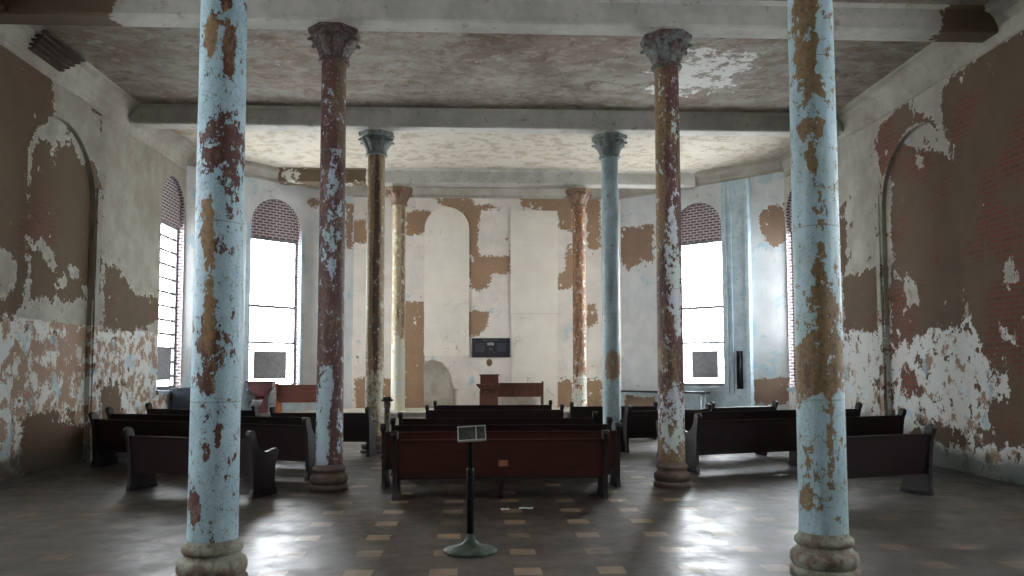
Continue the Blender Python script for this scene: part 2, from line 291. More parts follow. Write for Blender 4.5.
# ------------------------------------------------------------------ mesh helpers
class MB:
    def __init__(s): s.v = []; s.f = []; s.sm = []
    def quad_grid(s, P, smooth=False):
        """P: rows of points"""
        o = len(s.v); nr, nc = len(P), len(P[0])
        for r in P: s.v += [tuple(p) for p in r]
        for i in range(nr - 1):
            for j in range(nc - 1):
                s.f.append((o + i * nc + j, o + i * nc + j + 1, o + (i + 1) * nc + j + 1, o + (i + 1) * nc + j)); s.sm.append(smooth)
    def box(s, x0, x1, y0, y1, z0, z1, mat=None, bev=0):
        bm = bmesh.new(); bmesh.ops.create_cube(bm, size=1)
        for v in bm.verts:
            v.co = Vector(((x0 + x1) / 2 + v.co.x * (x1 - x0), (y0 + y1) / 2 + v.co.y * (y1 - y0), (z0 + z1) / 2 + v.co.z * (z1 - z0)))
        if bev: bmesh.ops.bevel(bm, geom=bm.edges[:], offset=bev, segments=2, affect='EDGES', profile=.6)
        if mat: bm.transform(mat)
        s.bm(bm)
    def bm(s, bm, smooth=False):
        o = len(s.v); bm.verts.index_update()
        s.v += [tuple(v.co) for v in bm.verts]
        for f in bm.faces: s.f.append(tuple(o + v.index for v in f.verts)); s.sm.append(smooth)
        bm.free()
    def lathe(s, prof, n=32, c=(0, 0), smooth=True, cap=True, rot=0, sq=None):
        o = len(s.v)
        for r, z in prof:
            for k in range(n):
                a = 2 * math.pi * k / n + rot; s.v.append((c[0] + r * math.cos(a), c[1] + r * math.sin(a), z))
        for i in range(len(prof) - 1):
            for k in range(n):
                k2 = (k + 1) % n; s.f.append((o + i * n + k, o + i * n + k2, o + (i + 1) * n + k2, o + (i + 1) * n + k)); s.sm.append(smooth)
        if cap:
            s.f.append(tuple(o + k for k in range(n))[::-1]); s.sm.append(False)
            s.f.append(tuple(o + (len(prof) - 1) * n + k for k in range(n))); s.sm.append(False)
    def prism(s, pts, axis, a, c, mat=None, bev=0):
        """pts 2-D outline extruded along axis ('x': pts are (y,z); 'y': (x,z); 'z': (x,y)) from a to c"""
        bm = bmesh.new()
        mk = {'x': lambda p, t: (t, p[0], p[1]), 'y': lambda p, t: (p[0], t, p[1]), 'z': lambda p, t: (p[0], p[1], t)}[axis]
        v0 = [bm.verts.new(mk(p, a)) for p in pts]; v1 = [bm.verts.new(mk(p, c)) for p in pts]
        bm.faces.new(v0); bm.faces.new(v1[::-1]); n = len(pts)
        for i in range(n): bm.faces.new((v0[i], v1[i], v1[(i + 1) % n], v0[(i + 1) % n]))
        bmesh.ops.recalc_face_normals(bm, faces=bm.faces[:])
        if bev:
            es = [e for f in list(bm.faces)[:2] for e in f.edges]
            bmesh.ops.bevel(bm, geom=es, offset=bev, segments=2, affect='EDGES', profile=.6)
        if mat: bm.transform(mat)
        s.bm(bm)
    def tube(s, a, c, r, n=10):
        a, c = Vector(a), Vector(c); d = (c - a).normalized(); u = d.orthogonal().normalized(); w = d.cross(u); o = len(s.v)
        for p in (a, c):
            for k in range(n):
                t = 2 * math.pi * k / n; s.v.append(tuple(p + u * r * math.cos(t) + w * r * math.sin(t)))
        for k in range(n):
            k2 = (k + 1) % n; s.f.append((o + k, o + k2, o + n + k2, o + n + k)); s.sm.append(True)
        s.f.append(tuple(o + k for k in range(n))[::-1]); s.f.append(tuple(o + n + k for k in range(n))); s.sm += [False, False]
    def build(s, name, mat, parent=None, normals=True):
        me = bpy.data.meshes.new(name); me.from_pydata(s.v, [], s.f); me.polygons.foreach_set('use_smooth', s.sm)
        me.update(); me.materials.append(mat)
        if normals:
            bm = bmesh.new(); bm.from_mesh(me); bmesh.ops.recalc_face_normals(bm, faces=bm.faces[:]); bm.to_mesh(me); bm.free()
        o = bpy.data.objects.new(name, me); COL.objects.link(o)
        if parent: o.parent = parent
        return o
def empty(name, loc=(0, 0, 0), rz=0):
    o = bpy.data.objects.new(name, None); COL.objects.link(o); o.location = loc; o.rotation_euler = (0, 0, rz); o.empty_display_size = .2
    return o
def tag(o, label, cat, group=None):
    o['label'] = label; o['category'] = cat
    if group: o['group'] = group
    return o
def struct(o): o['kind'] = 'structure'; return o
def add_attr(me, name, vals):
    a = me.attributes.new(name, 'FLOAT', 'POINT'); a.data.foreach_set('value', np.asarray(vals, dtype=np.float32))
def add_uv(me, uv):
    a = me.attributes.new('wall_uv', 'FLOAT_VECTOR', 'POINT'); a.data.foreach_set('vector', np.asarray(uv, dtype=np.float32).ravel())
def sdf(pts, polys):
    """signed distance (positive inside) of pts (n,2) to the union of polygons"""
    best = np.full(len(pts), -9.0)
    for poly in polys:
        p = np.array(poly); q = np.roll(p, -1, 0); d = np.full(len(pts), 99.0); ins = np.zeros(len(pts), bool)
        for a, c in zip(p, q):
            e = c - a; w = pts - a; t = np.clip((w @ e) / (e @ e + 1e-9), 0, 1)
            d = np.minimum(d, np.linalg.norm(w - t[:, None] * e, axis=1))
            cond = (a[1] > pts[:, 1]) != (c[1] > pts[:, 1])
            with np.errstate(divide='ignore', invalid='ignore'):
                xi = (c[0] - a[0]) * (pts[:, 1] - a[1]) / (c[1] - a[1]) + a[0]
            ins ^= cond & (pts[:, 0] < xi)
        best = np.maximum(best, np.where(ins, d, -d))
    return best

def field(uv, polys, name):
    f = sdf(uv, polys); kp = POLYS.get(name.replace('wall_', 'keep_'))
    if kp: f = np.minimum(f, -1.3 * sdf(uv, kp) )
    return f

class WallPlane:
    """vertical plane: p0 (x,y), unit dir d, outward normal n (away from the room)"""
    def __init__(s, p0, p1, out):
        s.p0 = Vector((p0[0], p0[1], 0)); e = Vector((p1[0] - p0[0], p1[1] - p0[1], 0)); s.L = e.length; s.d = e.normalized()
        s.n = Vector((-s.d.y, s.d.x, 0))
        if s.n.dot(Vector((out[0], out[1], 0))) < 0: s.n = -s.n
    def P(s, u, z, k=0): return tuple(s.p0 + s.d * u + s.n * k + Vector((0, 0, z)))
def span(a, c, st=.12):
    n = max(1, int(math.ceil((c - a) / st))); return [a + (c - a) * i / n for i in range(n + 1)]
def arch(u, h):
    r = (h['u1'] - h['u0']) / 2; c = (h['u0'] + h['u1']) / 2
    return h['zt'] - r + math.sqrt(max(0, r * r - (u - c) ** 2))
def build_wall(name, W, ua, ub, z0, z1, holes, polys, mat):
    mb = MB(); us = []; uvs = []
    def grid(ulist, zf):
        P = []; 
        for u in ulist:
            lo, hi = zf(u); n = 60 if hi - lo > 4 else 14
            row = [(u, lo + (hi - lo) * i / n) for i in range(n + 1)]
            P.append(row)
        m = len(P[0])
        for r in P: uvs.extend(r)
        mb.quad_grid([[W.P(u, z) for u, z in r] for r in P])
    cur = ua
    for h in sorted(holes, key=lambda h: h['u0']):
        if h['u0'] > cur: grid(span(cur, h['u0']), lambda u: (z0, z1))
        c, r = (h['u0'] + h['u1']) / 2, (h['u1'] - h['u0']) / 2
        ul = [c - r * math.cos(math.pi * i / 24) for i in range(25)]
        grid(ul, lambda u: (arch(u, h), z1))
        if h['z0'] > z0: grid(ul, lambda u: (z0, h['z0']))
        cur = h['u1']
    if cur < ub: grid(span(cur, ub), lambda u: (z0, z1))
    o = mb.build(name, mat, normals=False)
    uv = np.array(uvs); add_attr(o.data, 'bare', field(uv, polys, name) if polys else np.full(len(uv), -9.0))
    add_uv(o.data, np.c_[uv, np.zeros(len(uv))]); return struct(o)
def hole_outline(h, n=24):
    c, r = (h['u0'] + h['u1']) / 2, (h['u1'] - h['u0']) / 2; zs = h['zt'] - r
    return [(h['u0'], h['z0'])] + [(c - r * math.cos(math.pi * i / n), zs + r * math.sin(math.pi * i / n)) for i in range(n + 1)] + [(h['u1'], h['z0'])]
def reveal(name, W, h, depth, mat, parent=None, splay=0, closed=True):
    pts = hole_outline(h); c = (h['u0'] + h['u1']) / 2
    if closed: pts = pts + [pts[0]]
    rows = []; uvs = []; acc = 0
    for i, (u, z) in enumerate(pts):
        if i: acc += math.hypot(u - pts[i - 1][0], z - pts[i - 1][1])
        rows.append([W.P(u, z, 0), W.P(u, z, depth / 2), W.P(u, z, depth)]); uvs += [(acc, 0, 0), (acc, depth / 2, 0), (acc, depth, 0)]
    mb = MB(); mb.quad_grid(rows); o = mb.build(name, mat, parent, normals=False); add_uv(o.data, [(b_, a_, 0) for a_, b_, _ in uvs]); add_attr(o.data, 'bare', np.full(len(uvs), -1.2)); return o
def slab(name, W, pts, k0, k1, mat, parent=None, bare=-9):
    """outline (u,z) given thickness from depth k0 to k1 on plane W"""
    mb = MB(); n = len(pts)
    mb.v = [W.P(u, z, k0) for u, z in pts] + [W.P(u, z, k1) for u, z in pts]
    mb.f = [tuple(range(n)), tuple(range(2 * n - 1, n - 1, -1))] + [(i, (i + 1) % n, n + (i + 1) % n, n + i) for i in range(n)]
    mb.sm = [False] * len(mb.f); o = mb.build(name, mat, parent)
    add_uv(o.data, [(u, z, 0) for u, z in pts] * 2); add_attr(o.data, 'bare', np.full(2 * n, bare)); return o
def rect(u0, u1, z0, z1): return [(u0, z0), (u1, z0), (u1, z1), (u0, z1)]

# ------------------------------------------------------------------ the room
WX = 7.35; YC = 18.95; XB = 3.85; YB = 22.3; ZC = 6.95; YR = -3.5
ZW = ZC
left = WallPlane((-WX, 0), (-WX, YC), (-1, 0)); right = WallPlane((WX, 0), (WX, YC), (1, 0))
back = WallPlane((0, YB), (1, YB), (0, 1)); cright = WallPlane((WX, YC), (XB, YB), (1, 1)); cleft = WallPlane((-WX, YC), (-XB, YB), (-1, 1))
CL = cright.L
def win(c, w=1.42, z0=1.2, zt=6.12): return dict(u0=c - w / 2, u1=c + w / 2, z0=z0, zt=zt)
side_w = [win(3.8, 1.1), win(8.5, .85), win(18.2, 1.36)]  # first two openings are out of view, added and sized to light the front columns
nl = dict(u0=12.15, u1=14.5, z0=0, zt=5.88); nr = dict(u0=11.85, u1=14.35, z0=0, zt=5.9)
cw = win(2.42, 1.42, 1.2, 6.15)
build_wall('wall_left', left, YR, YC, 0, ZW, side_w + [nl], POLYS['left'], M['wall_left'])
build_wall('wall_right', right, YR, YC, 0, ZW, side_w + [nr], POLYS['right'], M['wall_right'])
build_wall('wall_back', back, -XB, XB, 0, ZW, [], POLYS['back'], M['wall_back'])
build_wall('wall_back_right', cright, 0, CL, 0, ZW, [cw], POLYS['cright'], M['wall_canted'])
build_wall('wall_back_left', cleft, 0, CL, 0, ZW, [cw], POLYS['cleft'], M['wall_canted'])
rear = WallPlane((-WX, YR), (WX, YR), (0, -1)); build_wall('wall_front', rear, 0, 2 * WX, 0, ZW, [], [], M['wall_right'])
# blind arched recesses in the side walls
def niche(idx, W, h, polys, mat, depth=.08):
    us = span(h['u0'], h['u1'], .1); P = []; uv = []
    ul = [(h['u0'] + h['u1']) / 2 - (h['u1'] - h['u0']) / 2 * math.cos(math.pi * i / 24) for i in range(25)]
    for u in ul:
        hi = arch(u, h); row = [(u, h['z0'] + (hi - h['z0']) * i / 50) for i in range(51)]; uv += row; P.append([W.P(a, z, depth) for a, z in row])
    mb = MB(); mb.quad_grid(P); o = mb.build('wall_' + idx + '_recess', mat, normals=False)
    uv = np.array(uv); add_attr(o.data, 'bare', field(uv, polys, 'wall_' + idx)); add_uv(o.data, np.c_[uv, np.zeros(len(uv))]); struct(o)
    reveal('arch_jamb', W, h, depth, M['wall_' + idx], o, closed=False)
niche('left', left, nl, POLYS['left'], M['niche_l']); niche('right', right, nr, POLYS['right'], M['wall_right'])
# plaster pilaster strips at the far edge of each recess
for idx, (W, u, n) in enumerate(((left, 14.56, 1), (right, 14.42, 2))):
    o = slab('trim_%d' % (6 + n), W, rect(u, u + .14, 0, 5.0), -.025, .02, M['wall_left' if n == 1 else 'wall_right'], bare=-.12); struct(o)

def window(idx, W, h, zb, hopper=True, bars='many'):
    r0 = struct(empty('window_%d' % idx, W.P((h['u0'] + h['u1']) / 2, h['z0'])))
    inv = Matrix.Translation(-r0.location)
    def fix(o): o.matrix_parent_inverse = inv; return o
    D = .26
    fix(reveal('window_reveal', W, h, D, M['brick'], r0))
    c, r = (h['u0'] + h['u1']) / 2, (h['u1'] - h['u0']) / 2; zs = h['zt'] - r
    pts = [(h['u0'], zb), (h['u1'], zb)] + [(c + r * math.cos(math.pi * i / 24), zs + r * math.sin(math.pi * i / 24)) for i in range(25)]
    fix(slab('brick_infill', W, pts, .1, .3, M['brick'], r0))
    # sash frame
    u0, u1, z0, z1 = h['u0'], h['u1'], h['z0'], zb
    mb = MB(); t = .07
    def bar(a, c_, e, f, k0=.14, k1=.20):
        n = len(mb.v); q = rect(a, c_, e, f)
        mb.v += [W.P(u, z, k0) for u, z in q] + [W.P(u, z, k1) for u, z in q]
        for F in ((0, 1, 2, 3), (7, 6, 5, 4), (0, 4, 5, 1), (1, 5, 6, 2), (2, 6, 7, 3), (3, 7, 4, 0)): mb.f.append(tuple(n + i for i in F)); mb.sm.append(False)
    bar(u0, u0 + t, z0, z1); bar(u1 - t, u1, z0, z1); bar(u0 + t, u1 - t, z0, z0 + .09); bar(u0 + t, u1 - t, z1 - t, z1)
    fix(mb.build('window_frame', M['sash'], r0))
    mb = MB(); H = z1 - z0
    if bars == 'many':
        for k in range(1, 12): bar(u0 + t, u1 - t, z0 + H * k / 12 - .028, z0 + H * k / 12 + .028, .155, .185)
        bar(u0 + t, u1 - t, z0 + H * .5 - .02, z0 + H * .5 + .02); bar(u1 - .22, u1 - .2, z0 + t, z1 - t, .155, .185)
    else:
        for k in range(1, 8): bar(u0 + t, u1 - t, z0 + H * k / 8 - .012, z0 + H * k / 8 + .012, .155, .185)
        for k in range(1, 3): bar(u0 + t + (u1 - u0 - 2 * t) * k / 3 - .01, u0 + t + (u1 - u0 - 2 * t) * k / 3 + .01, z0 + H * .30, z1 - t, .155, .185)
        bar(u0 + t, u1 - t, z0 + H * .29, z0 + H * .29 + .06); bar(u0 + t, u1 - t, z0 + H * .53, z0 + H * .53 + .07)
    fix(mb.build('glazing_bars', M['sash'], r0))
    if hopper:
        w = u1 - u0
        a, c2 = (u0 + w * .14, u1 - w * .20) if idx != 8 else (u0 + w * .16, u1 - w * .30)
        if bars == 'left': pass
        fix(slab('blocked_pane', W, rect(a, c2, z0 + .22, z0 + .95), .13, .17, M['dark_pane'], r0))
    fix(slab('window_pane', W, rect(u0 + .02, u1 - .02, z0 + .02, z1 - .02), .205, .211, M['glass'], r0))
    fix(slab('window_sill', W, rect(u0 - .06, u1 + .06, z0 - .09, z0), -.06, .24, M['blue_wood'], r0))
    # daylight portal lying in the opening itself
    L = bpy.data.lights.new('window_daylight', 'AREA'); L.shape = 'RECTANGLE'; L.size = u1 - u0; L.size_y = z1 - z0; L.cycles.is_portal = True
    lo = bpy.data.objects.new('window_daylight', L); COL.objects.link(lo)
    lo.location = W.P((u0 + u1) / 2, (z0 + z1) / 2, .5)
    lo.rotation_euler = (-W.n).to_track_quat('-Z', 'Z').to_euler()
    return r0
window(1, left, side_w[0], 5.05); window(2, left, side_w[1], 5.05); window(3, left, side_w[2], 5.05)  # the two nearer left windows are unseen, added for their light
window(4, right, side_w[0], 5.05); window(5, right, side_w[1], 5.05); window(6, right, side_w[2], 5.05)  # nearer right pair likewise unseen, put in to brighten the front
window(7, cleft, cw, 5.12, bars='few'); window(8, cright, cw, 5.12, bars='few')
# pale painted window surrounds (narrow boarding) on the canted walls
for k, W in ((9, cleft), (10, cright)):
    o = slab('trim_%d' % k, W, rect(cw['u0'] - .16, cw['u0'] - .02, 0.6, 5.4), -.03, .02, M['blue_wood']); struct(o)
    o = slab('trim_%d' % (k + 2), W, rect(cw['u1'] + .02, cw['u1'] + .12, 0.6, 5.4), -.03, .02, M['blue_wood']); struct(o)
    o = slab('trim_%d' % (k + 4), W, rect(cw['u0'] - .16, cw['u1'] + .14, .6, 1.08), -.025, .02, M['blue_wood']); struct(o)

# floor, dais, ceiling, beams, cornice
outline = [(-WX, YR), (WX, YR), (WX, YC), (XB, YB), (-XB, YB), (-WX, YC)]
mb = MB(); mb.prism([(x * 1.05, y + (.3 if y > 0 else -.3)) for x, y in outline], 'z', -.2, 0); struct(mb.build('floor', M['floor']))
mb = MB(); YD = 19.95
xd = WX - (YD - YC) * (WX - XB) / (YB - YC)
mb.prism([(-xd, YD), (xd, YD), (XB, YB), (-XB, YB)], 'z', .001, .58, bev=0); mb.box(-xd + .02, xd - .02, YD - .04, YD + .02, .53, .585)
o = mb.build('floor_dais', M['dais']); struct(o)
mb = MB(); xs = span(-WX - .2, WX + .2, .25); ys = span(YR - .2, YB + .2, .25)
mb.quad_grid([[(x, y, ZC) for y in ys] for x in xs]); o = mb.build('ceiling', M['ceiling'], normals=False)
pts = np.array([(v.co.x, v.co.y) for v in o.data.vertices]); add_attr(o.data, 'bare', sdf(pts, [[(3.0, 12.7), (4.2, 12.5), (4.5, 14.2), (3.0, 14.5)], [(-1, 30), (0, 30), (0, 31)]]) + .05); struct(o)
mb = MB(); mb.prism([(x * 1.06, y + (.4 if y > 0 else -.4)) for x, y in outline], 'z', ZC + .02, ZC + .3); struct(mb.build('ceiling_slab', M['cornice']))
BY = [6.2, 11.01, 15.83, 20.64]
def beam(i, Y):
    mb = MB(); half = .2; xe = WX if Y < YC else WX - (Y - YC) * (WX - XB) / (YB - YC) - .05
    prof = [(Y - half - .05, ZC), (Y - half, ZC - .05), (Y - half, 6.575 + .03), (Y - half + .03, 6.575), (Y + half - .03, 6.575), (Y + half, 6.575 + .03), (Y + half, ZC - .05), (Y + half + .05, ZC)]
    X = span(-xe, xe, .12); mb.quad_grid([[(x, y, z) for y, z in prof] for x in X])
    o = mb.build('trim_%d' % (i + 1), M['beam'], normals=False); v = o.data.vertices
    if i == 1: f = [max(-5.5 - p.co.x, (p.co.x - 6.5)) * 1.0 for p in v]
    elif i == 2: f = [-.6 + (.5 if (-4 < p.co.x < -3.2 or p.co.x < -5) and p.co.z < 6.7 else 0) for p in v]
    elif i == 3: f = [.1 if p.co.x < -3.2 else -.7 for p in v]
    else: f = [-.8] * len(v)
    add_attr(o.data, 'bare', f); struct(o)
for i, Y in enumerate(BY): beam(i, Y)
beam(4, 1.39)
def cornice(name, W, ua, ub):
    prof = [(0, 6.42), (-.03, 6.44), (-.03, 6.5), (-.05, 6.53), (-.07, 6.66), (-.12, 6.78), (-.19, 6.86), (-.26, 6.89), (-.26, 6.92), (-.30, 6.95)]
    mb = MB(); P = [[W.P(u, z, k) for k, z in prof] for u in span(ua, ub, .5)]; mb.quad_grid(P); return struct(mb.build(name, M['cornice'], normals=False))
cornice('trim_20', left, YR, YC - .15); cornice('trim_21', right, YR, YC - .15)
def cornice2(name, W, ua, ub):
    prof = [(0, 6.60), (-.05, 6.62), (-.05, 6.68), (-.12, 6.76), (-.2, 6.84), (-.2, 6.95)]
    mb = MB(); P = [[W.P(u, z, k) for k, z in prof] for u in span(ua, ub, .5)]; mb.quad_grid(P); return struct(mb.build(name, M['cornice'], normals=False))
cornice2('trim_22', cleft, -.1, CL + .03); cornice2('trim_23', cright, -.1, CL + .03); cornice2('trim_24', back, -XB - .03, XB + .03)
# plastered-over windows on the back wall
pts = hole_outline(dict(u0=-1.83, u1=-.55, z0=2.05, zt=6.33)); struct(slab('trim_25', back, pts, -.035, .02, M['cream']))
struct(slab('trim_26', back, rect(.64, 2.0, 3.28, 6.25), -.03, .02, M['cream'])); struct(slab('trim_27', back, rect(.66, 1.98, .6, 3.24), -.018, .02, M['cream']))
M['lath'] = mottled('dark_broken_lath', rgb(66, 48, 40), rgb(84, 64, 52), rgb(40, 30, 26), 6, .8)
M['cement'] = mottled('grey_cement_patch', rgb(168, 162, 148), rgb(150, 144, 130), rgb(132, 122, 106), 2.5, .85, amt=.3)
struct(slab('trim_29', back, [(-1.82, .6), (-1.0, .6), (-.98, 1.0), (-1.08, 1.25), (-1.15, 1.62), (-1.32, 1.86), (-1.6, 1.95), (-1.84, 1.86)], -.045, .02, M['cement']))
# hanging laths and dark hole where the plaster fell at the ceiling's near corners
mb = MB()
for k in range(5):
    z = 6.9 - k * .07; mb.box(-WX + .005, -WX + .05 + (.3 - .05 * k), 12.1, 13.3 - k * .07, z - .02, z + .008)
lath = mb.build('trim_28', M['lath']); struct(lath)

# boarded duct box beside the right canted window
r0 = tag(empty('boarded_duct', cright.P(1.3, .58)), 'tall pale blue boarded duct box with a dark slot right of the far right window', 'duct box')
inv = Matrix.Translation(-r0.location)
ZT = 6.55
for nm, q, k0, k1, m in (('board_panel', rect(.93, 1.60, .6, ZT), -.14, 0, 'blue_wood'), ('edge_board', rect(.90, .99, .6, ZT), -.17, .0, 'blue_wood'), ('edge_board', rect(1.50, 1.62, .6, ZT), -.17, .0, 'blue_wood'),
                     ('center_batten', rect(1.36, 1.42, .6, ZT), -.165, -.1, 'blue_wood'), ('cross_board', rect(.93, 1.60, 2.55, 2.62), -.155, -.1, 'blue_wood'), ('plinth_board', rect(.9, 1.62, .6, 1.0), -.19, -.1, 'blue_wood'),
                     ('slot_panel', rect(1.12, 1.29, 1.15, 2.12), -.15, -.1, 'dark_metal')):
    o = slab(nm, cright, q, k0, k1, M[m], r0); o.matrix_parent_inverse = inv
mb = MB(); mb.tube(cright.P(1.17, 1.17, -.19), cright.P(1.17, 2.1, -.19), .028); mb.tube(cright.P(1.25, 1.17, -.18), cright.P(1.25, 2.1, -.18), .02)
o = mb.build('pipe', M['dark_metal'], r0); o.matrix_parent_inverse = inv
mb = MB(); mb.tube(right.P(17.0, 1.3, -.06), right.P(17.0, 5.3, -.06), .03)

# ------------------------------------------------------------------ columns
COLS = [
 dict(x=-2.4, i=0, paint=(178, 206, 216), paint2=(160, 192, 204), rust=(92, 54, 48), ochre=(146, 116, 78), base=.95, u=.1,
   y=(583.8, .4, 4.6), label='nearest left iron column, peeling pale blue paint with maroon rust patches',
   p=[(.25, 60, .3, 30, -2.2, 0), (-.55, 45, .25, 26, -1.8, .9), (.1, 8, .3, 14, -1.6, 0), (0, 152, 1.0, 24, -1.5, -.2), (.1, 180, .9, 24, -.9, -.2), (-.5, 235, .25, 34, -2.2, 1),
      (-.35, 290, .25, 70, -1.2, .8), (-.25, 350, .4, 42, -1.1, .2), (-.45, 392, .3, 12, -1.6, 0), (.1, 440, .15, 12, -1.5, 0), (-.35, 455, .2, 8, -1.4, 0), (-.7, 506, .25, 20, -2.4, .1), (.25, 215, .25, 20, -.8, 0)]),
 dict(x=2.4, i=0, paint=(172, 200, 212), paint2=(164, 190, 190), rust=(112, 80, 60), ochre=(136, 112, 78), base=.8, u=.75,
   y=(575, 12.5, 4.6), label='nearest right iron column, peeling pale blue paint with ochre patches',
   p=[(-.25, 40, .5, 70, -2.4, .6), (-.1, 136, .6, 10, -1.6, .4), (.35, 95, .25, 14, -1.5, .4), (-.1, 172, .3, 12, -1.8, .4), (.15, 250, .25, 50, -.9, .3), (.1, 325, .5, 50, -1.0, .2),
      (0, 372, 1.3, 26, -2.8, 0), (.4, 330, .4, 40, -.9, .3), (.35, 440, .16, 80, -1.1, .2), (-.65, 498, .25, 12, -1.8, 0), (-.7, 390, .4, 18, -1.2, -.3)]),
 dict(x=-2.4, i=1, paint=(168, 176, 196), paint2=(158, 184, 184), rust=(84, 52, 50), ochre=(116, 92, 70), base=-1.5, u=.15,
   y=(488.9, 161, 4.6), label='second left iron column, mostly maroon rust with pale flakes at its foot',
   p=[(.7, 100, .5, 60, .2, 1), (0, 220, 1, 80, 1.0, 0), (-.1, 190, .35, 40, .8, 0), (-.5, 425, .55, 55, 2.5, 0), (0, 385, .3, 25, 2.4, 0), (.7, 430, .25, 25, 1.6, 0), (.1, 265, .3, 30, .8, 0)]),
 dict(x=2.4, i=1, paint=(196, 194, 208), paint2=(190, 204, 196), rust=(92, 60, 58), ochre=(132, 108, 76), base=-1.5, u=.2,
   y=(485.9, 164.7, 4.6), label='second right iron column, maroon and ochre rust with white flakes',
   p=[(-.8, 130, .6, 130, 0, 1.2), (.5, 150, .3, 60, 1.2, 0), (.2, 265, .6, 60, 2.1, 0), (.7, 315, .35, 40, 1.5, 0), (.2, 420, 1.2, 42, 2.0, .3), (-.6, 360, .4, 14, .6, 1), (0, 450, 1, 16, -.3, 1.2)]),
 dict(x=-2.4, i=2, paint=(190, 184, 156), paint2=(170, 168, 150), rust=(84, 62, 52), ochre=(150, 126, 92), base=-1.4, u=1.1,
   y=(452.5, 224.5, 4.6), label='third left iron column, ochre with a dark brown streak',
   p=[(.1, 270, .4, 130, 0, -1.1), (0, 405, 1.2, 45, 1.7, 0), (.8, 330, .4, 80, .8, 0)]),
 dict(x=2.4, i=2, paint=(164, 186, 192), paint2=(140, 158, 162), rust=(140, 112, 90), ochre=(150, 124, 98), base=1.9, u=.6,
   y=(450.9, 226.1, 4.6), label='third right iron column, smooth pale blue paint with one brown patch',
   p=[(.1, 366, .9, 16, -3.6, .1), (-.4, 200, .4, 30, -1.0, .3)]),
 dict(x=-2.4, i=3, paint=(208, 196, 160), paint2=(196, 200, 190), rust=(124, 96, 74), ochre=(172, 154, 124), base=-.7, u=.9,
   y=(433.2, 258.4, 4.6), label='farthest left iron column, cream and ochre, pale towards its foot',
   p=[(.6, 260, .3, 100, 0, -.7), (0, 385, 1.4, 45, 2.4, 0)]),
 dict(x=2.4, i=3, paint=(206, 202, 184), paint2=(200, 204, 196), rust=(128, 86, 64), ochre=(172, 132, 96), base=-1.4, u=.45,
   y=(432.2, 259.4, 4.6), label='farthest right iron column, orange rust above and whitish at its foot',
   p=[(.8, 300, .3, 100, .9, 0), (0, 400, 1.5, 28, 1.9, 0)]),
]
M['capital'] = mottled('rusty_verdigris_capital', rgb(84, 56, 46), rgb(110, 118, 116), rgb(48, 34, 30), 7, .6, 0, .6)
M['capital_dark'] = mottled('dark_rust_capital', rgb(66, 40, 36), rgb(80, 66, 60), rgb(128, 142, 138), 7, .6, 0, .7)
M['capital_far'] = mottled('tan_rust_capital', rgb(134, 106, 84), rgb(104, 78, 62), rgb(160, 146, 124), 10, .6, .1, .5)
M['capital_green'] = mottled('green_grey_capital', rgb(98, 110, 106), rgb(124, 132, 128), rgb(74, 60, 54), 8, .6, 0, .5)
M['col_base'] = mottled('weathered_column_base', rgb(142, 146, 130), rgb(112, 94, 78), rgb(92, 74, 62), 7, .7, 0, .6)
M['col_base2'] = mottled('rusty_column_base', rgb(104, 92, 84), rgb(96, 72, 62), rgb(84, 90, 80), 8, .7, 0, .6)
CAMX = -.386
